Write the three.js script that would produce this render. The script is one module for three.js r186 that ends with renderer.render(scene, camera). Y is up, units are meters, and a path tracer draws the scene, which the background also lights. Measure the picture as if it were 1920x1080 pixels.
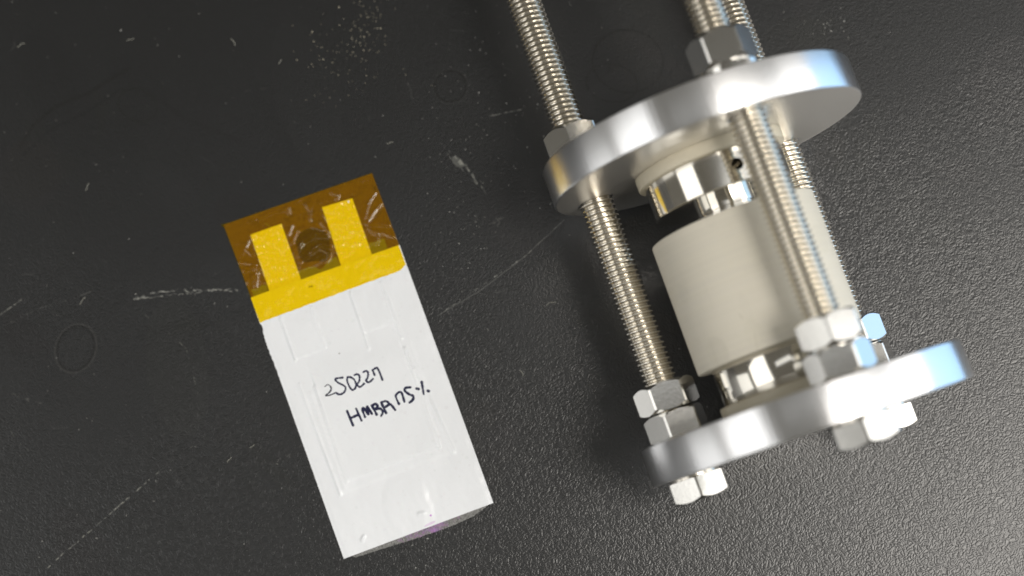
import * as THREE from 'three';
import { RectAreaLightUniformsLib } from 'three/addons/lights/RectAreaLightUniformsLib.js';
import { RoundedBoxGeometry } from 'three/addons/geometries/RoundedBoxGeometry.js';
import { mergeGeometries, toCreasedNormals } from 'three/addons/utils/BufferGeometryUtils.js';
import { Brush, Evaluator, INTERSECTION, SUBTRACTION } from 'three-bvh-csg';
import { createNoise2D, createNoise3D } from 'simplex-noise';

// ---------------------------------------------------------------- scale, camera, light
// Lengths below are written in bench units of 0.65 mm (an M6 thread is 9.2 of them across).
const U = 0.00065;
const scene = new THREE.Scene();
scene.background = new THREE.Color().setRGB(0.13, 0.122, 0.105);      // the unlit rest of the room

const camera = new THREE.PerspectiveCamera(2 * Math.atan(540 / 2860) * 180 / Math.PI, 16 / 9, 0.01, 30);
{
  const cx = new THREE.Vector3(0.99875762, -0.04983191, 0), cy = new THREE.Vector3(0.00714429, 0.14318974, -0.98966947), cz = new THREE.Vector3(0.04931712, 0.98843992, 0.14336786);
  camera.quaternion.setFromRotationMatrix(new THREE.Matrix4().makeBasis(cx, cy, cz));
  camera.position.set(22.963 * U, 460.24 * U, 66.755 * U);
  camera.focus = 442 * U;
  camera.userData.fStop = 8.2;
}
scene.add(camera);

const renderer = new THREE.WebGLRenderer({ antialias: true });
renderer.toneMapping = THREE.LinearToneMapping;
renderer.toneMappingExposure = 1.0;
renderer.shadowMap.enabled = true;
RectAreaLightUniformsLib.init();

// the press lies along AX (towards the top of the picture); AU points to its right
const AU = new THREE.Vector3(0.94561679, 0, -0.32527278), AX = new THREE.Vector3(-0.32527278, 0, -0.94561679);
const FOOT = new THREE.Vector3(79.467 * U, 0, 36.708 * U);
const inRoom = (u, y, a) => FOOT.clone().addScaledVector(AU, u).addScaledVector(AX, a).setY(y);

const metalCase = new THREE.MeshStandardMaterial({ color: 0x8d8d8b, roughness: 0.5, metalness: 0.6 });
function lightPanel(name, label, category, centre, right, up, w, h, color, L) {
  const g = new THREE.Group(); g.name = name; g.userData = { label, category };
  const face = new THREE.Vector3().crossVectors(right, up);
  g.quaternion.setFromRotationMatrix(new THREE.Matrix4().makeBasis(right, up, face));
  g.position.copy(centre); scene.add(g);
  const box = new THREE.Mesh(new RoundedBoxGeometry(w + 0.05, h + 0.05, 0.04, 2, 0.008), metalCase); box.name = 'frame'; box.position.z = -0.03; g.add(box);
  const pane = new THREE.Mesh(new THREE.PlaneGeometry(w, h), new THREE.MeshStandardMaterial({ color: 0xdddddd, roughness: 0.6, emissive: color, emissiveIntensity: 0.3 }));
  pane.name = 'diffuser'; pane.position.z = -0.005; g.add(pane);
  const l = new THREE.RectAreaLight(color, L, w, h); l.name = name + '_lamp'; l.rotation.y = Math.PI; l.position.z = 0.001; g.add(l);
  return g;
}
const DOWN_R = AU.clone(), DOWN_U = AX.clone().negate();              // right x up points down... see face below
const rgb = (r, g, b) => new THREE.Color().setRGB(r, g, b);
const NU = AU.clone().negate(), UP = new THREE.Vector3(0, 1, 0);
// ceiling panels: right = -AU, up = AX gives a face that looks down
const PU = AX.clone();
const turned = (d, ...v) => v.map((q) => q.clone().applyAxisAngle(new THREE.Vector3(0, 1, 0), d));
const soft = rgb(1, 0.985, 0.955), WR = new THREE.Vector3().crossVectors(UP, NU).normalize(), WL = WR.clone().negate();
lightPanel('ceiling_light', 'wide dim ceiling light panel left above the bench', 'ceiling light', inRoom(-1.68, 1.2, -0.1), ...turned(0.12, NU, PU), 1.75, 1.7, soft, 1.2);
lightPanel('ceiling_light_001', 'narrow ceiling light strip above the far end of the bench', 'ceiling light', inRoom(0.75, 1.2, 0.24), ...turned(0.1, NU, PU), 2.5, 0.14, soft, 0.5);
lightPanel('ceiling_light_002', 'brightest ceiling light panel nearly straight above the bench', 'ceiling light', inRoom(0.42, 1.2, -0.355), NU, PU, 0.4, 0.53, rgb(1, 0.95, 0.88), 13);
lightPanel('ceiling_light_004', 'medium bright ceiling light panel between the brightest one and the window', 'ceiling light', inRoom(0.86, 1.2, -0.37), NU, PU, 0.46, 0.86, rgb(1, 0.955, 0.89), 3.6);
lightPanel('ceiling_light_003', 'dim ceiling light panel right above the bench, beside the window', 'ceiling light', inRoom(1.58, 1.26, -0.35), ...turned(-0.15, NU, PU), 0.7, 1.0, soft, 1.7);
// window in the right wall; glowing panels added below it (blue) and left (dim)
lightPanel('window', 'bright upper window pane right of the bench', 'window', inRoom(1.65, 0.66, -0.3), ...turned(-0.15, WR), UP, 1.5, 0.9, rgb(1, 0.98, 0.95), 2.0);
lightPanel('window_001', 'blue glowing panel added right of the bench, below the window', 'window', inRoom(1.65, -0.54, -0.3), WR, UP, 1.8, 1.42, rgb(0.37, 0.69, 1.07), 1.0);  // added glow, sized for the blue reflections on the metal
lightPanel('window_002', 'dim glowing panel added left of the bench', 'window', inRoom(-2.7, 0.15, -0.6), ...turned(0.15, WL), UP, 2.0, 1.7, soft, 0.5);  // added glow that gives the metal its pale grey reflections on the left

// ---------------------------------------------------------------- helpers
function rng(seed) { let s = seed >>> 0; return () => { s = (s + 0x6D2B79F5) | 0; let t = Math.imul(s ^ (s >>> 15), 1 | s); t = (t + Math.imul(t ^ (t >>> 7), 61 | t)) ^ t; return ((t ^ (t >>> 14)) >>> 0) / 4294967296; }; }
const sm = (a, b, x) => { const t = Math.min(1, Math.max(0, (x - a) / (b - a))); return t * t * (3 - 2 * t); };
const lerp = (a, b, t) => a + (b - a) * t;
function mesh(name, geo, mat, parent) { const m = new THREE.Mesh(geo, mat); m.name = name; m.castShadow = m.receiveShadow = true; (parent ?? scene).add(m); return m; }
function dataTex(data, w, h, srgb) {
  const t = new THREE.DataTexture(data, w, h, THREE.RGBAFormat); t.magFilter = THREE.LinearFilter; t.minFilter = THREE.LinearMipmapLinearFilter; t.generateMipmaps = true;
  t.wrapS = t.wrapT = THREE.MirroredRepeatWrapping; if (srgb) t.colorSpace = THREE.SRGBColorSpace; t.needsUpdate = true; return t;
}
const n2 = createNoise2D(rng(11)), n2b = createNoise2D(rng(12)), n3 = createNoise3D(rng(13));
function segDist(px, py, ax, ay, bx, by) { const dx = bx - ax, dy = by - ay, t = Math.min(1, Math.max(0, ((px - ax) * dx + (py - ay) * dy) / (dx * dx + dy * dy || 1))); return Math.hypot(px - ax - t * dx, py - ay - t * dy); }

// ---------------------------------------------------------------- the bench top
const TX0 = -168, TX1 = 164, TZ0 = -98, TZ1 = 98, TW = 2048, TH = 1209, TS = TW / (TX1 - TX0);
const grain = new Uint8Array(TW * TH * 4);
{
  const CW = 0.76, c = Math.cos(0.6), s = Math.sin(0.6), R = rng(5);
  const NX = 512, jx = new Float32Array(NX * NX), jy = new Float32Array(NX * NX);
  for (let i = 0; i < NX * NX; i++) { jx[i] = R(); jy[i] = R(); }
  for (let j = 0; j < TH; j++) for (let i = 0; i < TW; i++) {
    const x = TX0 + i / TS, z = TZ0 + j / TS;
    const wx = x + 0.7 * n2(x * 0.35, z * 0.35), wz = z + 0.7 * n2b(x * 0.35, z * 0.35);
    const u = (wx * c - wz * s) / (CW * 1.45) + 200, v = (wx * s + wz * c) / CW + 200;
    const iu = Math.floor(u), iv = Math.floor(v); let f1 = 9, f2 = 9;
    for (let b = -1; b <= 1; b++) for (let a = -1; a <= 1; a++) {
      const k = ((iv + b) & 511) * NX + ((iu + a) & 511), dx = iu + a + jx[k] - u, dy = iv + b + jy[k] - v, d = dx * dx + dy * dy;
      if (d < f1) { f2 = f1; f1 = d; } else if (d < f2) f2 = d;
    }
    const edge = Math.sqrt(f2) - Math.sqrt(f1);
    const worn = sm(-0.45, 0.5, n2(x * 0.012 + 7, z * 0.014) * 0.55 + (x * 0.3 + z * 1.1 + 14) / 100);   // polished by use towards the far left
    const h = 0.75 * sm(0, 0.36, edge) + 0.22 * (0.5 + 0.5 * n2b(u * 0.9 + 40, v * 0.9)) + 0.07 * n2(x * 2.6, z * 2.6);
    const o = (j * TW + i) * 4, g = 128 + (h - 0.55) * 150 * (0.5 + 0.5 * worn);
    grain[o] = grain[o + 1] = grain[o + 2] = Math.max(0, Math.min(255, g)); grain[o + 3] = 255;
  }
}
const benchBump = dataTex(grain, TW, TH, false);
const canvas = document.createElement('canvas'); canvas.width = TW; canvas.height = TH;
{
  const k = canvas.getContext('2d'), R = rng(21);
  k.fillStyle = '#1c1d1e'; k.fillRect(0, 0, TW, TH);
  const X = (x) => (x - TX0) * TS, Z = (z) => (z - TZ0) * TS;
  const line = (pts, w, col) => { k.strokeStyle = col; k.lineWidth = w; k.lineCap = 'round'; k.lineJoin = 'round'; k.beginPath(); pts.forEach(([x, z], i) => (i ? k.lineTo(X(x), Z(z)) : k.moveTo(X(x), Z(z)))); k.stroke(); };
  const dashed = (pts, w, col, on, jit) => {           // a scratch that only catches the tops of the grain
    for (let q = 0; q + 1 < pts.length; q++) {
      const [ax, az] = pts[q], [bx, bz] = pts[q + 1], L = Math.hypot(bx - ax, bz - az);
      for (let d = 0; d < L; d += 0.5) if (R() < on) { const t = d / L, e = Math.min(1, (d + 0.3 + R() * 0.9) / L), o = (R() - 0.5) * jit; k.globalAlpha = 0.35 + 0.65 * R(); line([[lerp(ax, bx, t), lerp(az, bz, t) + o], [lerp(ax, bx, e), lerp(az, bz, e) + o + (R() - 0.5) * jit]], w * (0.5 + R()), col); }
    }
    k.globalAlpha = 1;
  };
  // dull stains, rings left by bottles and drips
  const ring = (x, z, rx, rz, rot, w, col) => { k.strokeStyle = col; k.lineWidth = w * TS; k.beginPath(); k.ellipse(X(x), Z(z), rx * TS, rz * TS, rot, 0, 7); k.stroke(); };
  ring(-19.2, -63.7, 4.9, 5.0, 0, 0.6, 'rgba(8,8,8,0.9)'); ring(-19.2, -63.7, 5.5, 5.6, 0, 0.4, 'rgba(64,64,60,0.25)');
  k.fillStyle = 'rgba(20,20,19,0.25)'; k.beginPath(); k.ellipse(X(-19.2), Z(-63.7), 4.7 * TS, 4.8 * TS, 0, 0, 7); k.fill();
  ring(-134.5, 17.8, 5.7, 6.9, 0.25, 0.6, 'rgba(8,8,8,0.9)'); ring(-134.5, 17.8, 6.4, 7.6, 0.25, 0.5, 'rgba(74,74,70,0.4)');
  ring(36, -71, 11, 10, 0.2, 0.7, 'rgba(8,8,8,0.75)'); ring(31, -64, 8, 6, 0.2, 0.6, 'rgba(8,8,8,0.7)'); ring(-118, -59, 6.5, 5, 0.5, 0.6, 'rgba(18,18,17,0.5)');
  line([[-155, -46], [-151, -53], [-144, -59], [-134, -63], [-126, -68], [-121, -71]], 7, 'rgba(14,14,13,0.4)');
  line([[-154, -43], [-146, -51], [-134, -57], [-124, -64]], 6, 'rgba(14,14,13,0.35)');
  line([[-110, -60], [-104, -55], [-92, -50], [-83, -46]], 7, 'rgba(17,17,16,0.3)');
  for (let q = 0; q < 90; q++) { k.fillStyle = `rgba(${R() < 0.6 ? '14,13,13' : '58,57,53'},${0.04 + 0.06 * R()})`; k.beginPath(); k.ellipse(R() * TW, R() * TH, 20 + 130 * R(), 10 + 70 * R(), R() * 6, 0, 7); k.fill(); }
  // scratches
  dashed([[-117, 2.8], [-108.8, 0.4], [-98.8, -0.3], [-84.7, 0.1]], 2.2, '#9a9a93', 0.6, 0.7); dashed([[-117, 2.6], [-108, 1.6], [-96, 0.6]], 1.5, '#8b8b85', 0.55, 0.6);
  dashed([[-140.2, 84.1], [-107, 55.2]], 1.7, '#8e8e86', 0.42, 0.3); dashed([[-107, 55.2], [-90, 42]], 1.2, '#77776f', 0.2, 0.4);
  dashed([[-159, 7.4], [-152.3, 2.6]], 1.6, '#8e8e86', 0.7, 0.2); dashed([[-158, 11], [-148, 6], [-130, 0]], 1.2, '#60605c', 0.35, 0.5);
  k.globalAlpha = 0.55; line([[-22.8, 8.4], [-9.8, 0.8], [4.1, -9.9], [16, -21]], 1.1, '#a7a7a0'); k.globalAlpha = 1; dashed([[-22.8, 8.4], [4.1, -9.9], [16, -21]], 1.0, '#b5b5ac', 0.3, 0.1);
  dashed([[-84, -63], [-76, -64]], 1.0, '#55554f', 0.5, 0.4); dashed([[-7, -54], [3, -56]], 1.4, '#8b8b84', 0.7, 0.15); dashed([[-118, 4], [-100, 18], [-96, 32]], 1.2, '#5d5d58', 0.25, 0.4);
  dashed([[-58, -17], [-56, -11]], 1.0, '#6a6a64', 0.5, 0.1); dashed([[-80, 60], [-70, 52], [-58, 44]], 1.2, '#6c6c66', 0.18, 1.2);
  for (let q = 0; q < 46; q++) { const x = lerp(TX0, TX1, R()), z = lerp(TZ0, TZ1, R()), a = R() * 6.3, L = 1 + R() * R() * 9; k.globalAlpha = 0.15 + 0.35 * R(); line([[x, z], [x + L * Math.cos(a) * 0.5 + R(), z + L * Math.sin(a) * 0.5], [x + L * Math.cos(a), z + L * Math.sin(a)]], 0.7 + R() * 0.8, '#8d8d86'); }
  k.globalAlpha = 1;
  // a dried white smear with a tail
  k.fillStyle = 'rgba(150,150,142,0.5)'; k.beginPath(); k.ellipse(X(-16.8), Z(-39.5), 2.3 * TS, 1.3 * TS, 0.75, 0, 7); k.fill();
  dashed([[-17.5, -41], [-13.2, -37], [-10.7, -32.5]], 3.2, '#8f8f88', 0.6, 0.9); dashed([[-20, -43], [-8, -30]], 1.4, '#8f8f88', 0.4, 2.4);
  dashed([[-2, -22], [-6, -20]], 1.6, '#77776f', 0.6, 1.2); dashed([[-154, 32], [-140, 37]], 1.5, '#66665f', 0.35, 1.4);
}
const cpx = canvas.getContext('2d').getImageData(0, 0, TW, TH).data;
const benchMap = dataTex(new Uint8Array(cpx), TW, TH, true);
{
  const g = new RoundedBoxGeometry(950 * U, 58 * U, 1000 * U, 3, 4 * U); g.translate((206 - 475) * U, -29 * U, 0);
  const p = g.attributes.position, uv = g.attributes.uv;
  for (let i = 0; i < p.count; i++) uv.setXY(i, (p.getX(i) / U - TX0) / (TX1 - TX0), (p.getZ(i) / U - TZ0) / (TZ1 - TZ0));
  const m = mesh('bench_top', g, new THREE.MeshPhysicalMaterial({ map: benchMap, roughness: 0.32, bumpMap: benchBump, bumpScale: 0.115 * U, ior: 1.68 }));
  m.userData = { kind: 'structure', label: 'black leather-grained laboratory bench top with scratches and dust', category: 'bench top' };
}
// dust and crumbs: loose grains lying on the bench
function grains(name, label, category, spots, color) {
  const g = new THREE.IcosahedronGeometry(1, 0), q = g.attributes.position, R = rng(3);
  for (let i = 0; i < q.count; i++) { const f = 0.8 + 0.3 * Math.abs(n3(q.getX(i) * 2, q.getY(i) * 2, q.getZ(i) * 2)); q.setXYZ(i, q.getX(i) * f, q.getY(i) * f, q.getZ(i) * f); }
  g.computeVertexNormals();
  const im = new THREE.InstancedMesh(g, new THREE.MeshStandardMaterial({ color: 0xffffff, roughness: 0.8 }), spots.length), d = new THREE.Object3D();
  spots.forEach(([x, z, r, e, t], i) => { d.position.set(x * U, r * 0.35 * U, z * U); d.rotation.set(0, t, 0); d.scale.set(r * e * U, r * 0.45 * U, r * U); d.updateMatrix(); im.setMatrixAt(i, d.matrix); const b = color(R); im.setColorAt(i, rgb(b[0], b[1], b[2])); });
  im.name = name; im.castShadow = im.receiveShadow = true; im.userData = { kind: 'stuff', label, category }; scene.add(im);
}
{
  const R = rng(77), gauss = () => (R() + R() + R() + R() - 2) * 1.0, dust = [], crumbs = [];
  const onPouch = (x, z) => { const dx = x + 28, dz = z - 73.26, a = dx * 0.936 - dz * 0.351, b = -dx * 0.351 - dz * 0.936; return Math.abs(a) < 26 && b > -3 && b < 111; };
  const put = (list, x, z, r, e) => { if (!onPouch(x, z)) list.push([x, z, r, e, R() * 6.3]); };
  for (let i = 0; i < 420; i++) put(dust, lerp(TX0, TX1, R()), lerp(TZ0, TZ1, R()), 0.1 + 0.2 * R() * R(), 1 + R());
  for (let i = 0; i < 130; i++) put(dust, -5 + gauss() * 22, -55 + gauss() * 30, 0.11 + 0.18 * R() * R(), 1 + R());
  for (let i = 0; i < 90; i++) put(dust, -15 + gauss() * 10, -22 + gauss() * 26, 0.11 + 0.17 * R() * R(), 1 + R());
  for (let i = 0; i < 40; i++) put(dust, -20 + gauss() * 30, 80 + gauss() * 10, 0.12 + 0.2 * R() * R(), 1 + R());
  for (let i = 0; i < 26; i++) put(dust, 96 + gauss() * 8, -82 + gauss() * 5, 0.12 + 0.2 * R() * R(), 1 + R());
  dust.push([104, -77.5, 0.42, 1, 0], [84.5, -86, 0.3, 1.3, 0], [111, -44, 0.3, 1.2, 0], [117, 13, 0.3, 1.4, 1], [3, 37, 0.3, 1, 1]);
  for (let i = 0; i < 75; i++) put(crumbs, -46 + gauss() * 6, -83 + gauss() * 10, 0.14 + 0.2 * R() * R(), 1 + 0.6 * R());
  for (let i = 0; i < 60; i++) put(crumbs, -56 + gauss() * 10, -77 + gauss() * 9, 0.12 + 0.18 * R() * R(), 1 + 0.6 * R());
  for (let i = 0; i < 30; i++) put(crumbs, -52 + gauss() * 15, -66 + gauss() * 8, 0.11 + 0.13 * R() * R(), 1 + 0.6 * R());
  grains('dust', 'fine pale dust specks scattered over the black bench top', 'dust', dust, (R2) => { const v = 0.1 + 0.4 * R2() * R2(); return [v, v, v * 0.95]; });
  grains('crumbs', 'scatter of tiny pale yellowish crumbs on the bench near the top edge', 'crumbs', crumbs, (R2) => { const v = 0.12 + 0.45 * R2() * R2(); return [v, v * 0.93, v * 0.72]; });
  const fibres = [[-121, -80.5, 0.3, 2.4], [-133, 3, 0.9, 3.2], [-133, -33, 1.0, 3.0], [-75.5, -20, 2.3, 2.6], [-72, -17.5, 0.6, 1.1], [-88, -79, 2.0, 3.0], [-73, -72.5, 0.8, 1.8], [-38, -46, 0.2, 2.2], [12, 5, 0.2, 3.1], [28, -9, 0.8, 2.0], [-156, -79, 0.5, 2.5], [-86, 52, 1.0, 2.2], [-79, 48, 0.7, 1.7], [3, 26, 2.2, 2.0]].map(([x, z, a, L]) => {
    const c = new THREE.CatmullRomCurve3([0, 0.3, 0.7, 1].map((t) => new THREE.Vector3((x + (t - 0.5) * L * Math.cos(a) + 0.35 * L * (R() - 0.5) * Math.sin(a)) * U, (0.12 + 0.2 * t * (1 - t)) * U, (z - (t - 0.5) * L * Math.sin(a) + 0.35 * L * (R() - 0.5) * Math.cos(a)) * U)));
    return new THREE.TubeGeometry(c, 12, 0.1 * U, 5);
  });
  const f = mesh('lint', mergeGeometries(fibres), new THREE.MeshStandardMaterial({ color: rgb(0.33, 0.33, 0.29), roughness: 0.9 }));
  f.userData = { kind: 'stuff', label: 'short pale lint fibres lying on the black bench', category: 'lint' };
}

// ---------------------------------------------------------------- the pouch cell
const pouch = new THREE.Group(); pouch.name = 'pouch_cell';
pouch.userData = { label: 'flat white pouch cell with handwritten code and amber tape over two tabs', category: 'battery' };
pouch.position.set(-28.003 * U, 0, 73.2585 * U); pouch.rotation.y = Math.atan2(0.35102, 0.93637); scene.add(pouch);
// sheet(): a grid over (s,t) in 0..1 -> [x, y, height]; thick > 0 closes it with a skirt and an underside
function sheet(nx, ny, f, thick = 0) {
  const pos = [], uv = [], idx = [], W = nx + 1;
  for (let j = 0; j <= ny; j++) for (let i = 0; i <= nx; i++) { const s = i / nx, t = j / ny, [x, y, h] = f(s, t); pos.push(x * U, h * U, -y * U); uv.push(s, t); }
  for (let j = 0; j < ny; j++) for (let i = 0; i < nx; i++) { const a = j * W + i; idx.push(a, a + 1, a + W + 1, a, a + W + 1, a + W); }
  const g = new THREE.BufferGeometry(); g.setAttribute('position', new THREE.Float32BufferAttribute(pos, 3)); g.setAttribute('uv', new THREE.Float32BufferAttribute(uv, 2)); g.setIndex(idx); g.computeVertexNormals();
  if (!thick) return g;
  const rim = []; for (let i = 0; i < nx; i++) rim.push(i); for (let j = 0; j < ny; j++) rim.push(j * W + nx); for (let i = nx; i > 0; i--) rim.push(ny * W + i); for (let j = ny; j > 0; j--) rim.push(j * W);
  const sp = [], su = [], si = [];
  rim.forEach((v, q) => { const x = pos[v * 3], y = pos[v * 3 + 1], z = pos[v * 3 + 2]; sp.push(x, y, z, x, y - thick * U, z); su.push(uv[v * 2], uv[v * 2 + 1], uv[v * 2], uv[v * 2 + 1]); const a = q * 2, b = ((q + 1) % rim.length) * 2; si.push(a, a + 1, b + 1, a, b + 1, b); });
  const k = new THREE.BufferGeometry(); k.setAttribute('position', new THREE.Float32BufferAttribute(sp, 3)); k.setAttribute('uv', new THREE.Float32BufferAttribute(su, 2)); k.setIndex(si); k.computeVertexNormals();
  return mergeGeometries([g, k]);
}
const gaussLine = (x, y, pts, w, h) => { let d = 99; for (let i = 0; i + 1 < pts.length; i++) d = Math.min(d, segDist(x, y, pts[i][0], pts[i][1], pts[i + 1][0], pts[i + 1][1])); return h * Math.exp(-(d * d) / (w * w)); };
const boxMask = (x, y, x0, x1, y0, y1, e) => sm(x0 - e, x0 + e, x) * sm(-x1 - e, -x1 + e, -x) * sm(y0 - e, y0 + e, y) * sm(-y1 - e, -y1 + e, -y);
function bodyHeight(x, y) {
  let h = 0.42;
  const side = Math.max(0, Math.abs(x) - 15), end = Math.min(1, y / 8);
  h += 0.25 * sm(9.5, 0, side) * sm(0, 14, y);                                     // the foil swells over the stack
  h += 0.4 * boxMask(x, y, -14.6, 14.1, 21.5, 80, 0.2) * sm(61, 50, y) + 0.2 * boxMask(x, y, -18.4, 17.4, 18.5, 80, 0.7) * sm(60, 50, y);
  h += (0.2 * boxMask(x, y, -17.6, -7.7, 61.6, 90, 0.25) + 0.2 * boxMask(x, y, 5.0, 15.0, 61.8, 90, 0.25)) * sm(78, 70, y);
  h += gaussLine(x, y, [[-17.7, 75.4], [-17.55, 61.5]], 0.4, 0.41) + gaussLine(x, y, [[-7.75, 75], [-7.6, 61.9]], 0.35, 0.34) + gaussLine(x, y, [[5.05, 75], [4.9, 66], [4.65, 56.8]], 0.4, 0.41) + gaussLine(x, y, [[15, 74.5], [15.1, 56.2]], 0.4, 0.38);
  h += gaussLine(x, y, [[-18.9, 54], [-18.3, 18.3]], 0.5, 0.37) + gaussLine(x, y, [[-14.7, 51.6], [-15.1, 21.5]], 0.5, 0.41) + gaussLine(x, y, [[-16.6, 50], [-16.5, 20]], 0.8, 0.20);
  h += gaussLine(x, y, [[14.9, 53], [14.4, 21.2]], 0.5, 0.58) + gaussLine(x, y, [[15.7, 46], [17.9, 18.5]], 0.55, 0.41);
  h += gaussLine(x, y, [[-16.9, 3.3], [-16.0, 4.2]], 0.5, 0.55) + gaussLine(x, y, [[2.0, 4.6], [3.2, 4.3]], 0.6, 0.55);
  const tx = x + 0.5, ty = y - 8; h += 0.22 * sm(1.15, 0.8, Math.hypot(tx / 7, ty / 9.5));      // a soft tongue-shaped swelling
  h += 0.13 * n2(x * 0.09, y * 0.06) + 0.045 * n2b(x * 0.3, y * 0.2) + 0.012 * n2(x * 1.1 + 9, y * 1.1);
  h -= 0.2 * sm(2.2, 0, Math.abs(Math.abs(x) - 24.2)) * sm(90, 60, y) + 0.1 * (1 - end);
  return h;
}
const bodyPoint = (s, t) => {
  let x0 = lerp(-23.83, -24.2, t), x1 = lerp(23.92, 24.3, t), y0 = lerp(0.09, -0.11, s), y1 = lerp(84.69, 83.66, s);
  const y = lerp(y0, y1, t); x0 += 0.12 * n2(y * 0.7, 3) * sm(56, 60, y) * sm(80, 76, y) - 0.25 * Math.exp(-(((y - 68) / 5) ** 2)) + 0.35 * Math.exp(-(((y - 74.5) / 1.2) ** 2));
  return [lerp(x0, x1, s), y];
};
const BW = 1024, BH = 1792, bodyCan = document.createElement('canvas'); bodyCan.width = BW; bodyCan.height = BH;
{
  const k = bodyCan.getContext('2d'), R = rng(8); k.fillStyle = '#f3f6fa'; k.fillRect(0, 0, BW, BH);
  const PX = (x) => ((x + 24) / 48.1) * BW, PY = (y) => BH - (y / 84.2) * BH;
  for (let i = 0; i < 2600; i++) { const v = 222 + 33 * R() | 0; k.fillStyle = `rgba(${v},${v + 2},${v + 5},${0.05 + 0.2 * R()})`; k.beginPath(); k.arc(R() * BW, R() * BH, 1 + 12 * R() * R(), 0, 7); k.fill(); }
  const ink = [[[-11.8, 50.47], [-10.75, 50.72], [-10.19, 50.03], [-10.21, 49.07], [-11.13, 48.29], [-12.42, 47.82], [-11.1, 47.48], [-9.29, 47.6]], [[-5.77, 51.18], [-7.88, 51.56], [-7.67, 50.35], [-6.18, 48.67], [-6.06, 47.66], [-7.03, 46.74], [-8.34, 46.66], [-9.06, 47.35]], [[-4.29, 50.84], [-4.78, 49.9], [-4.77, 48.13], [-4.33, 46.68], [-3.33, 46.78], [-2.64, 47.8], [-2.7, 49.43], [-3.58, 50.57], [-4.34, 50.7]], [[-2.11, 50.65], [-1.16, 50.62], [-0.85, 49.69], [-1.49, 48.33], [-2.36, 47.7], [-1.77, 46.67], [-0.29, 47.23]], [[0.6, 50.59], [1.6, 50.7], [1.96, 49.91], [1.31, 48.55], [0.58, 47.86], [1.28, 47.12], [2.76, 47.68]], [[3.54, 50.28], [3.6, 48.49]], [[3.49, 50.14], [4.89, 50.48], [5.27, 49.3], [5.34, 46.38]],
    [[-7.91, 41.15], [-7.68, 36.43]], [[-5.12, 40.89], [-4.78, 36.93]], [[-7.82, 38.72], [-5.02, 38.94]], [[-3.42, 37.6], [-3.39, 39.92], [-2.78, 40.1], [-2.14, 38.07], [-1.74, 40.25], [-1.12, 37.78]], [[-0.28, 40.11], [0.13, 37.08]], [[-0.31, 40.03], [0.88, 40.22], [1.24, 39.28], [0.16, 38.67], [1.72, 38.4], [2.17, 37.17], [1.24, 36.18]], [[2.67, 39.86], [2.97, 36.55]], [[2.72, 40.0], [4.13, 39.94], [4.67, 38.78], [3.03, 38.22], [4.57, 38.5], [5.19, 38.43], [5.89, 36.4]], [[7.57, 37.78], [7.51, 40.43], [9.36, 40.94], [9.34, 37.81]], [[12.54, 41.34], [11.0, 41.67], [10.61, 40.85], [11.4, 39.53], [12.41, 38.5], [11.88, 37.49], [10.76, 37.05]], [[14.06, 40.41], [14.78, 39.91]], [[16.27, 41.65], [15.58, 38.01]], [[17.08, 38.59], [17.3, 38.32]]];
  k.lineCap = 'round'; k.lineJoin = 'round';
  ink.forEach((pts, i) => {
    const c = new THREE.SplineCurve(pts.map(([x, y]) => new THREE.Vector2(PX(x), PY(y)))), P = c.getPoints(pts.length * 9), w = (i === 0 ? 0.5 : i < 7 ? 0.66 : 0.8) * BW / 48.1;
    P.forEach((p, q) => { if (!q) return; k.strokeStyle = i === 0 ? 'rgba(30,31,48,0.9)' : '#161a3e'; k.lineWidth = w * (0.86 + 0.28 * n2(i * 3 + q * 0.12, 2)) * (i === 0 && q < 20 ? 0.6 : 1); k.beginPath(); k.moveTo(P[q - 1].x, P[q - 1].y); k.lineTo(p.x, p.y); k.stroke(); });
  });
  k.fillStyle = '#9a9a98'; for (const [x, y, r] of [[-4.3, 58.6, 0.22], [-5.3, 81.1, 0.3], [-6.0, 81.2, 0.26]]) { k.beginPath(); k.arc(PX(x), PY(y), r * BW / 48.1, 0, 7); k.fill(); }
  k.fillStyle = 'rgba(190,120,205,0.8)'; k.beginPath(); k.arc(PX(5.1), PY(3.05), 0.32 * BW / 48.1, 0, 7); k.fill();
  k.fillStyle = 'rgba(205,160,215,0.35)'; k.beginPath(); k.ellipse(PX(4), PY(0.8), 40, 8, -0.1, 0, 7); k.fill();
}
// canvas rows run downwards: flip so that v grows towards the tape
const flip = (can) => { const w = can.width, h = can.height, s = can.getContext('2d').getImageData(0, 0, w, h).data, d = new Uint8Array(w * h * 4); for (let j = 0; j < h; j++) d.set(s.subarray((h - 1 - j) * w * 4, (h - j) * w * 4), j * w * 4); return dataTex(d, w, h, true); };
const laminate = new THREE.MeshPhysicalMaterial({ map: flip(bodyCan), roughness: 0.29, specularIntensity: 1 });
mesh('pouch_body', sheet(170, 300, (s, t) => { const [x, y] = bodyPoint(s, t); return [x, y, bodyHeight(x, y)]; }, 0.12), laminate, pouch);
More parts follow.
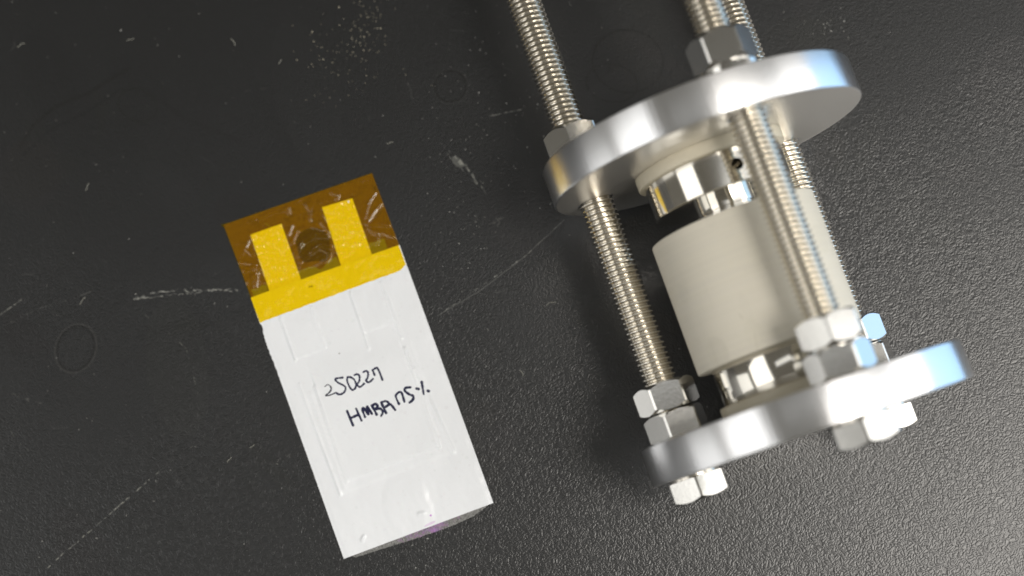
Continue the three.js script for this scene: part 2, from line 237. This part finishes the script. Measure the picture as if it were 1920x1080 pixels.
// the rear foil that shows along the bottom edge
{
  const can = document.createElement('canvas'); can.width = 1024; can.height = 96; const k = can.getContext('2d'), R = rng(31);
  k.fillStyle = '#7c7c7a'; k.fillRect(0, 0, 1024, 96);
  for (let i = 0; i < 900; i++) { const v = R() < 0.5 ? 25 : 190; k.strokeStyle = `rgba(${v},${v},${v},${0.25 + 0.5 * R()})`; k.lineWidth = 1 + 3 * R(); const x = R() * 1024, y = R() * 96; k.beginPath(); k.moveTo(x, y); k.lineTo(x + 8 * (R() - 0.5) + 3, y - 6 - 8 * R()); k.stroke(); }
  for (let i = 0; i < 200; i++) { const x = 560 + (R() + R() + R() - 1.5) * 190; k.fillStyle = `rgba(${150 + 40 * R() | 0},${105 + 30 * R() | 0},${170 + 30 * R() | 0},${0.08 + 0.22 * R()})`; k.beginPath(); k.ellipse(x, R() * 96, 4 + 14 * R(), 4 + 12 * R(), 0, 0, 7); k.fill(); }
  const low = (x) => { const P = [[-21.2, -0.1], [-20.4, -0.75], [-12, -1.15], [-3, -1.75], [4, -2.0], [10.4, -2.15], [17, -1.7], [22.3, -0.2], [22.6, 0]]; for (let i = 0; i + 1 < P.length; i++) if (x <= P[i + 1][0]) return lerp(P[i][1], P[i + 1][1], (x - P[i][0]) / (P[i + 1][0] - P[i][0])); return 0; };
  mesh('rear_foil', sheet(160, 8, (s, t) => { const x = lerp(-21.2, 22.6, s), y = lerp(low(x) + 0.12 * n2(x * 1.6, 5), 1.5, t); return [x, y, 0.12 + 0.06 * (1 + n2b(x * 1.2, y * 1.2))]; }, 0.08), new THREE.MeshPhysicalMaterial({ map: flip(can), roughness: 0.5, metalness: 0.2 }), pouch);
}
// two metal tabs with their sealing strips
const tabMat = new THREE.MeshStandardMaterial({ color: rgb(0.92, 0.91, 0.89), roughness: 0.4, metalness: 0.1 });
const quad = (a, b, c, d, s, t) => [lerp(lerp(d[0], c[0], s), lerp(a[0], b[0], s), t), lerp(lerp(d[1], c[1], s), lerp(a[1], b[1], s), t)];
for (const [a, b, c, d] of [[[-17.93, 103.3], [-7.7, 103.1], [-7.8, 78], [-18.2, 78]], [[5.85, 103.4], [15.6, 102.7], [15.2, 78], [5.0, 78]]]) {
  mesh('tab', sheet(30, 60, (s, t) => { const [x, y] = quad(a, b, c, d, s, t); return [x, y, 0.3 + 0.25 * sm(86, 84, y) * 0 + 0.04 * n2(x * 0.5, y * 0.5) + 0.02 * n2b(x * 1.3, y * 1.3)]; }, 0.1), tabMat, pouch);
}
const seal = new THREE.MeshPhysicalMaterial({ color: rgb(0.5, 0.5, 0.42), roughness: 0.35, transmission: 0.55, thickness: 0 });
for (const [x0, x1, y1, q] of [[-23.3, -18.3, 86.9, 1], [-7.75, 4.9, 87.2, 2], [15.4, 20.5, 87.4, 3]])
  mesh('sealing_strip', sheet(40, 8, (s, t) => { const x = lerp(x0, x1, s), y = lerp(84.0, y1 + 0.25 * n2(x * 0.3, q), t) - (q === 2 ? 1.9 * Math.exp(-(((x + 0.6) / 1.8) ** 2)) * t : 0); return [x, y, 0.16 + 0.02 * n2b(x, y)]; }), seal, pouch);
// amber film: a sheet in front and one behind, pressed together round the tabs
const F = { a: [-24.83, 109.4], b: [24.06, 108.07], c: [24.0, 76.0], d: [-24.05, 76.3] };
const ridges = [];
{
  const R = rng(15);
  for (const p of [[[-6.5, 96], [-3.5, 99.2], [0.5, 99], [3.5, 96.5]], [[-7, 93], [-3, 95.3], [0.8, 96.4], [4.5, 94.5]], [[-6, 89.5], [-2.5, 91.2], [1.2, 92.8], [4.5, 91]], [[-6.5, 88.2], [-3, 88.3], [0.5, 89.4], [2.5, 88.6]], [[1.0, 91.2], [3.2, 88.8], [1.5, 86.8]],
    [[-19, 102], [-20.8, 99.5], [-19.6, 97.5], [-18.5, 97.2]], [[-24, 96.3], [-22, 95.6], [-19.5, 93.6]], [[-23.4, 93.6], [-21, 93.4], [-19.2, 92.2]], [[-23.4, 89.5], [-21, 90.6], [-18.6, 92]], [[-21.5, 87.5], [-20, 90]],
    [[23, 101.8], [19.5, 99.2], [17.3, 95.3]], [[23.3, 97.8], [20.5, 96.4], [17, 93.6]], [[17.5, 93], [20.3, 92.5], [23.2, 90.6]], [[18, 90.5], [20.5, 89.4], [23.4, 86.4]], [[17, 92], [19, 89], [18, 86.5]],
    [[-14, 107.2], [-9, 107.4], [-4, 106.9], [-4.2, 105.4]], [[1.5, 106.5], [2, 104], [1, 101]], [[10, 106.8], [12, 105.2], [11, 104.4]], [[-5, 101.5], [-6.6, 99]], [[4, 99], [5, 95.5]]]) ridges.push([p.map(([x, y]) => [x + 0.3 * (R() - 0.5), y + 0.3 * (R() - 0.5)]), 0.34 + 0.3 * R(), 0.3 + 0.32 * R()]);
}
const overTab = (x, y) => Math.max(boxMask(x, y, -18, -7.7, 78, 103.2, 0.5), boxMask(x, y, 5.4, 15.4, 78, 103, 0.5));
function filmHeight(x, y) {
  const body = sm(86.2, 84.9, y), tab = overTab(x, y);
  let h = 0.34 + 0.16 * tab * (1 - body);
  if (y > 83) {
    const k = 1 - body; let r = 0; for (const [p, w, a] of ridges) r += gaussLine(x, y, p, w, a);
    h += k * (1 - 0.8 * tab) * (r + 0.35 * boxMask(x, y, -6.5, 4.2, 89, 98, 3));
    h += k * (0.05 * n2(x * 0.2 + 3, y * 0.22) + 0.008 * n2b(x * 0.6, y * 0.6) + tab * 0.16 * n2(x * 0.3 + 8, y * 0.3) + tab * 0.3 * Math.max(0, n2b(x * 0.4, y * 0.32) - 0.2));
  }
  if (body > 0) h = lerp(h, bodyHeight(x, Math.min(y, 83)) + 0.1 + 0.01 * n2(x * 0.2, y * 0.2), body);
  return h;
}
const filmXY = (s, t) => { const p = quad(F.a, F.b, F.c, F.d, s, t); if (t < 0.25) { p[1] += 0.12 * n2(p[0] * 0.3, 9) * (1 - t * 4); const cr = sm(0.94, 1, s) * (1 - t * 4); p[1] += 1.1 * cr * cr; } if (t > 0.96) { p[0] -= 0.7 * sm(0.03, 0, s) * (t - 0.96) * 25; p[1] += 0.25 * sm(0.05, 0, s) * (t - 0.96) * 25; } return p; };
const film = new THREE.MeshPhysicalMaterial({ color: rgb(1.0, 0.815, 0.004), roughness: 0.11, transmission: 0.97, thickness: 0, ior: 1.5, specularIntensity: 1 });
const backCan = document.createElement('canvas'); backCan.width = 960; backCan.height = 520;
{   // the adhesive of the rear tape: wetted out unevenly, with a darker brown patch between the tabs
  const k = backCan.getContext('2d'), R = rng(44), PX = (x) => (x + 24.4) * 20, PY = (y) => (109.4 - y) * 20;
  k.fillStyle = '#dba93e'; k.fillRect(0, 0, 960, 520);
  for (let i = 0; i < 320; i++) { k.fillStyle = R() < 0.5 ? `rgba(130,84,16,${0.06 + 0.18 * R()})` : `rgba(245,200,100,${0.05 + 0.16 * R()})`; k.beginPath(); k.ellipse(R() * 960, R() * 520, 6 + 50 * R() * R(), 4 + 26 * R() * R(), R() * 6, 0, 7); k.fill(); }
  const blob = (pts, col) => { k.fillStyle = col; k.beginPath(); pts.forEach(([x, y], i) => { const q = (i + 1) % pts.length, mx = (x + pts[q][0]) / 2, my = (y + pts[q][1]) / 2; i ? k.quadraticCurveTo(PX(x), PY(y), PX(mx), PY(my)) : k.moveTo(PX(mx), PY(my)); }); k.fill(); };
  blob([[-6.5, 94], [-5, 98], [-1, 99.6], [3, 98], [4.6, 94.5], [3.6, 91], [3, 88.6], [0.6, 86.8], [-1.5, 88.4], [-6, 89]], 'rgba(110,72,30,0.6)');   // one darker brown patch between the tabs
}
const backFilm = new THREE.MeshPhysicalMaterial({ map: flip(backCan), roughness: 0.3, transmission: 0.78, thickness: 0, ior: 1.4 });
mesh('amber_tape', sheet(260, 180, (s, t) => { const [x, y] = filmXY(s, t); return [x, y, filmHeight(x, y)]; }), film, pouch);
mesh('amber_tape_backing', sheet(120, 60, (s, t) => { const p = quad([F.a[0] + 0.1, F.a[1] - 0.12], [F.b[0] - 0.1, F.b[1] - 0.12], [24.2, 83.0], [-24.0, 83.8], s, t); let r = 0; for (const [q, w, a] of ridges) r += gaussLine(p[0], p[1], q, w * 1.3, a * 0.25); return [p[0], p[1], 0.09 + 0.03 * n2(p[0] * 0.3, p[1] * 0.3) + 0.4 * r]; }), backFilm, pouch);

// ---------------------------------------------------------------- the bolted compression cell, lying on its two plate rims
const cell = new THREE.Group(); cell.name = 'compression_cell';
cell.userData = { label: 'bolted steel and aluminium compression cell lying on its side right of the pouch cell', category: 'test cell' };
cell.position.copy(FOOT); cell.quaternion.setFromRotationMatrix(new THREE.Matrix4().makeBasis(AU, AX, new THREE.Vector3(0, 1, 0))); scene.add(cell);
// parts stand along y (the cell's axis, 0 = inner face of the lower plate); lift() raises them by the plate radius, 45
const lift = (g) => g.translate(0, 0, 45 * U);
const rad = (d) => d * Math.PI / 180, ROD = [196.9, 316.9, 76.9], RB = 34.17;
const alu = new THREE.MeshPhysicalMaterial({ color: rgb(0.9, 0.905, 0.915), metalness: 1, roughness: 0.3, anisotropy: 0.85 });
const aluBump = (() => { const w = 128, h = 2048, d = new Uint8Array(w * h * 4), turn = Array.from({ length: w }, ((R) => () => 46 * (R() - 0.5))(rng(91))); for (let j = 0; j < h; j++) { const a = j / h * 2 * Math.PI, cx = Math.cos(a), cy = Math.sin(a), v = 128 + 40 * n3(cx * 6, cy * 6, 1) + 40 * n3(cx * 40, cy * 40, 2) + 30 * n3(cx * 120, cy * 120, 3); for (let i = 0; i < w; i++) { const o = (j * w + i) * 4, q = Math.max(0, Math.min(255, v + turn[i] + 14 * n3(cx * 30, cy * 30, i * 0.15))); d[o] = d[o + 1] = d[o + 2] = q; d[o + 3] = 255; } } const t = dataTex(d, w, h, false); t.wrapS = t.wrapT = THREE.RepeatWrapping; return t; })();
const aluFace = new THREE.MeshStandardMaterial({ color: rgb(0.82, 0.8, 0.76), metalness: 0.85, roughness: 0.3 });
aluFace.bumpMap = aluBump; aluFace.bumpScale = 0.02 * U; alu.bumpMap = aluBump; alu.bumpScale = 0.04 * U;
const steel = new THREE.MeshStandardMaterial({ color: rgb(0.78, 0.75, 0.68), metalness: 1, roughness: 0.1 });
const nutSteel = new THREE.MeshStandardMaterial({ color: rgb(0.74, 0.73, 0.7), metalness: 1, roughness: 0.15 });
const worn = (() => { const w = 256, d = new Uint8Array(w * w * 4), can = document.createElement('canvas'); can.width = can.height = w; const k = can.getContext('2d'), R = rng(71); k.fillStyle = '#808080'; k.fillRect(0, 0, w, w);
  for (let i = 0; i < 260; i++) { const v = R() < 0.5 ? 60 : 190; k.strokeStyle = `rgba(${v},${v},${v},${0.1 + 0.3 * R()})`; k.lineWidth = 0.6 + 1.4 * R(); const x = R() * w, y = R() * w, a = R() * 6.3, L = 4 + 50 * R() * R(); k.beginPath(); k.moveTo(x, y); k.lineTo(x + L * Math.cos(a), y + L * Math.sin(a)); k.stroke(); }
  const s = k.getImageData(0, 0, w, w).data; for (let j = 0; j < w; j++) for (let i = 0; i < w; i++) { const o = (j * w + i) * 4, v = s[o] + 18 * n2(i * 0.03, j * 0.03) + 8 * n2b(i * 0.2, j * 0.2); d[o] = d[o + 1] = d[o + 2] = Math.max(0, Math.min(255, v)); d[o + 3] = 255; } return dataTex(d, w, w, false); })();
nutSteel.bumpMap = worn; nutSteel.bumpScale = 0.018 * U;
const rodSteel = new THREE.MeshStandardMaterial({ color: rgb(0.76, 0.72, 0.64), metalness: 1, roughness: 0.22 });
const peek = new THREE.MeshPhysicalMaterial({ color: rgb(0.74, 0.7, 0.6), roughness: 0.55, specularIntensity: 0.7 });
{   // turned plastic: fine tool marks round it, a few scuffs
  const can = document.createElement('canvas'); can.width = 1024; can.height = 512; const k = can.getContext('2d'), R = rng(61); k.fillStyle = '#fafafa'; k.fillRect(0, 0, 1024, 512);
  for (let y = 0; y < 512; y++) { const v = 225 + 30 * R() | 0; k.fillStyle = `rgba(${v},${v},${v - 4},0.14)`; k.fillRect(0, y, 1024, 1); }
  for (let i = 0; i < 900; i++) { const v = R() < 0.5 ? 190 : 255; k.fillStyle = `rgba(${v},${v},${v - 8},${0.02 + 0.05 * R()})`; k.beginPath(); k.ellipse(R() * 1024, R() * 512, 2 + 40 * R() * R(), 1 + 8 * R(), 0, 0, 7); k.fill(); }
  for (let i = 0; i < 60; i++) { k.strokeStyle = `rgba(140,132,112,${0.1 + 0.25 * R()})`; k.lineWidth = 0.6 + R(); const x = R() * 1024, y = R() * 512, a = R() * 6.3, L = 4 + 26 * R() * R(); k.beginPath(); k.moveTo(x, y); k.lineTo(x + L * Math.cos(a), y + L * Math.sin(a)); k.stroke(); }
  peek.map = flip(can); peek.map.wrapS = THREE.RepeatWrapping;
}
const ringMat = new THREE.MeshPhysicalMaterial({ color: rgb(0.6, 0.55, 0.43), roughness: 0.4 });
const smooth = (g, deg = 28) => { g.scale(1e5, 1e5, 1e5); const c = toCreasedNormals(g, rad(deg)); c.scale(1e-5, 1e-5, 1e-5); return c; };   // it welds at 0.01 of a unit

function plateGeo(r, y0, t, extra) {
  const s = new THREE.Shape(); s.absarc(0, 0, (r - 0.5) * U, 0, 2 * Math.PI);
  for (const th of ROD) { const h = new THREE.Path(); h.absarc(RB * Math.cos(rad(th)) * U, -RB * Math.sin(rad(th)) * U, 5.3 * U, 0, 2 * Math.PI, true); s.holes.push(h); }
  for (const [x, z, q] of extra) { const h = new THREE.Path(); h.absarc(x * U, -z * U, q * U, 0, 2 * Math.PI, true); s.holes.push(h); }
  const g = new THREE.ExtrudeGeometry(s, { depth: (t - 1) * U, bevelEnabled: true, bevelSize: 0.5 * U, bevelThickness: 0.5 * U, bevelSegments: 3, curveSegments: 180 });
  g.rotateX(-Math.PI / 2); g.translate(0, (y0 + 0.5) * U, 0);
  const c = smooth(g, 25), p = c.attributes.position, uv = new Float32Array(p.count * 2);
  for (let i = 0; i < p.count; i += 3) { let a0 = 0; for (let e = 0; e < 3; e++) { const k = i + e, x = p.getX(k) / U, y = p.getY(k) / U, z = p.getZ(k) / U; if (Math.hypot(x, z) > 43) { let a = Math.atan2(z, x) / (2 * Math.PI); if (e) a -= Math.round(a - a0); else a0 = a; uv[k * 2] = y / 12; uv[k * 2 + 1] = a; } else { let a = Math.atan2(z, x) / (2 * Math.PI); if (e) a -= Math.round(a - a0); else a0 = a; uv[k * 2] = Math.hypot(x, z) / 16; uv[k * 2 + 1] = a; } } }
  c.setAttribute('uv', new THREE.BufferAttribute(uv, 2)); return lift(c);
}
mesh('end_plate', plateGeo(45, -10.4, 10.4, []), [aluFace, alu], cell);
mesh('end_plate', plateGeo(44.7, 70.8, 10.6, []), [aluFace, alu], cell);
const lathe = (pts, seg = 160) => smooth(new THREE.LatheGeometry(pts.map(([r, y]) => new THREE.Vector2(r * U, y * U)), seg), 30);
const drum = (r, y0, y1, c = 0.3) => lathe([[0.01, y0], [r - c, y0], [r - c * 0.3, y0 + c * 0.3], [r, y0 + c], [r, y1 - c], [r - c * 0.3, y1 - c * 0.3], [r - c, y1], [0.01, y1]]);
mesh('insulating_disc', lift(drum(20.9, 0.01, 3.5)), ringMat, cell);
mesh('insulating_disc', lift(drum(21.2, 67.2, 70.79)), ringMat, cell);
mesh('steel_piston', lift(drum(19.6, 3.51, 13.8)), steel, cell);
// hollow sleeve round the plunger
mesh('insulating_sleeve', lift(lathe([[8.6, 13.9], [22.8, 13.9], [23.1, 14.05], [23.2, 14.35], [23.2, 50.9], [23.1, 51.15], [22.8, 51.3], [8.6, 51.3], [8.6, 13.9]], 180)), peek, cell);
{
  const ev = new Evaluator(); ev.attributes = ['position', 'normal'];
  const body = new Brush(new THREE.LatheGeometry([[0.01, 57.5], [19.3, 57.5], [19.6, 57.8], [19.6, 66.9], [19.3, 67.19], [0.01, 67.19]].map(([r, y]) => new THREE.Vector2(r * U, y * U)), 160)); body.updateMatrixWorld();
  const bore = new THREE.CylinderGeometry(1.65 * U, 1.65 * U, 34 * U, 40); bore.rotateZ(Math.PI / 2);
  const hole = new Brush(bore); hole.position.set(19.6 * Math.cos(rad(79)) * U, 62.3 * U, 19.6 * Math.sin(rad(79)) * U); hole.rotation.y = -rad(79); hole.updateMatrixWorld();
  const r = ev.evaluate(body, hole, SUBTRACTION); const g = r.geometry.toNonIndexed(); g.clearGroups(); for (const k of Object.keys(g.attributes)) if (k !== 'position') g.deleteAttribute(k);
  mesh('steel_piston', lift(smooth(g, 30)), steel, cell);
}
mesh('plunger', lift(lathe([[0.01, 40], [8.35, 40], [8.35, 53.9], [8.0, 54.1], [8.0, 54.5], [8.35, 54.7], [8.35, 57.49], [0.01, 57.49]], 120)), steel, cell);

// threaded bolts: the grid follows the helix, so the crests stay sharp
function threadGeo(y0, y1, R1, pitch) {
  const R0 = R1 - 0.56 * pitch, prof = [[0, R1], [0.16, R1], [0.21, R1 - 0.04 * pitch], [0.5, R0 + 0.02 * pitch], [0.54, R0], [0.62, R0], [0.66, R0 + 0.02 * pitch], [0.95, R1 - 0.04 * pitch], [1, R1]], N = 48, turns = Math.ceil((y1 - y0) / pitch) + 1, pos = [], idx = [];
  for (let k = 0; k + 1 < prof.length; k++) for (let t = 0; t < turns; t++) {
    const base = pos.length / 3;
    for (let i = 0; i <= N; i++) for (let e = 0; e < 2; e++) { const [f, r] = prof[k + e], th = i / N * 2 * Math.PI, y = Math.min(y1, Math.max(y0, y0 + pitch * (t - 1 + f + i / N))); pos.push(r * Math.cos(th) * U, y * U, r * Math.sin(th) * U); }
    for (let i = 0; i < N; i++) { const a = base + i * 2; idx.push(a, a + 1, a + 3, a, a + 3, a + 2); }
  }
  const g = new THREE.BufferGeometry(); g.setAttribute('position', new THREE.Float32BufferAttribute(pos, 3)); g.setIndex(idx); g.computeVertexNormals(); return g;
}
const HEX = 15.4, EV = new Evaluator(); EV.attributes = ['position', 'normal'];
function hexGeo(h, chamfer, flat) {                                 // a hexagon turned down at its ends
  const Rc = HEX / Math.sqrt(3), s = new THREE.Shape(), rr = 0.35;
  for (let i = 0; i < 6; i++) { const a = rad(60 * i), x = Rc * Math.cos(a), y = Rc * Math.sin(a); for (const d of [-1, 1]) { const b = a + d * rad(120), px = (x + rr * Math.cos(b)) * U, py = (y + rr * Math.sin(b)) * U; (i || d > 0) ? s.lineTo(px, py) : s.moveTo(px, py); } }
  const g = new THREE.ExtrudeGeometry(s, { depth: h * U, bevelEnabled: false }); g.rotateX(-Math.PI / 2);
  const c = 1.0 * chamfer, big = Rc + 0.05, sm0 = HEX / 2 - 0.1;
  const cone = new THREE.LatheGeometry([[0.001, 0], [flat ? Rc - 0.5 : sm0, 0], [big, flat ? 0.3 : c], [big, h - c], [sm0, h], [0.001, h]].map(([r, y]) => new THREE.Vector2(r * U, y * U)), 72);
  const A = new Brush(g), B = new Brush(cone); A.updateMatrixWorld(); B.updateMatrixWorld();
  const out = EV.evaluate(A, B, INTERSECTION).geometry.toNonIndexed(); out.clearGroups(); for (const k of Object.keys(out.attributes)) if (k !== 'position') out.deleteAttribute(k);
  const c2 = smooth(out, 22), q = c2.attributes.position, uv = new Float32Array(q.count * 2);
  for (let i = 0; i < q.count; i++) { uv[i * 2] = q.getX(i) / U / 14 + q.getY(i) / U / 30; uv[i * 2 + 1] = q.getY(i) / U / 11 + q.getZ(i) / U / 17; }
  c2.setAttribute('uv', new THREE.BufferAttribute(uv, 2)); return c2;
}
const nutGeo = hexGeo(7.7, 1.15, false), headGeo = hexGeo(6.2, 1.0, true), boltGeo = threadGeo(-10.3, 158, 4.95, 1.53);
const place = (name, geo, mat, k, y, turn, parent = cell) => { const m = mesh(name, geo, mat, parent); m.position.set(RB * Math.cos(rad(ROD[k])) * U, y * U, (45 + RB * Math.sin(rad(ROD[k]))) * U); m.rotation.y = -rad(turn); return m; };
const washerGeo = lathe([[3, 0], [7.7, 0], [8.1, 0.4], [8.1, 2.0], [7.7, 2.5], [3, 2.5]], 64);
const HEADTURN = [34, 35, 40], LOW1 = [50, 54, 10], LOW2 = [0, 20, 38], TOP = [42, 15, 5];
for (let k = 0; k < 3; k++) {
  const b = place('threaded_bolt', boltGeo, rodSteel, k, 0, 0);
  const head = mesh('bolt_head', headGeo, nutSteel, b); head.rotation.set(Math.PI, rad(HEADTURN[k]), 0); head.position.y = -11.2 * U;
  const collar = mesh('bolt_washer', lathe([[3, -11.25], [7.0, -11.25], [7.1, -11.1], [7.1, -10.45], [3, -10.45]], 64), rodSteel, b);
  place('hex_nut', nutGeo, nutSteel, k, 0.05, LOW1[k]); place('hex_nut', nutGeo, nutSteel, k, 8.2, LOW2[k]); place('washer', washerGeo, nutSteel, k, 81.41, 0);
  const top = place('hex_nut', nutGeo, nutSteel, k, 84.0, TOP[k]); top.scale.y = 1.18;
}
scene.traverse((o) => { if (o.isMesh) o.castShadow = o.receiveShadow = true; });
renderer.render(scene, camera);
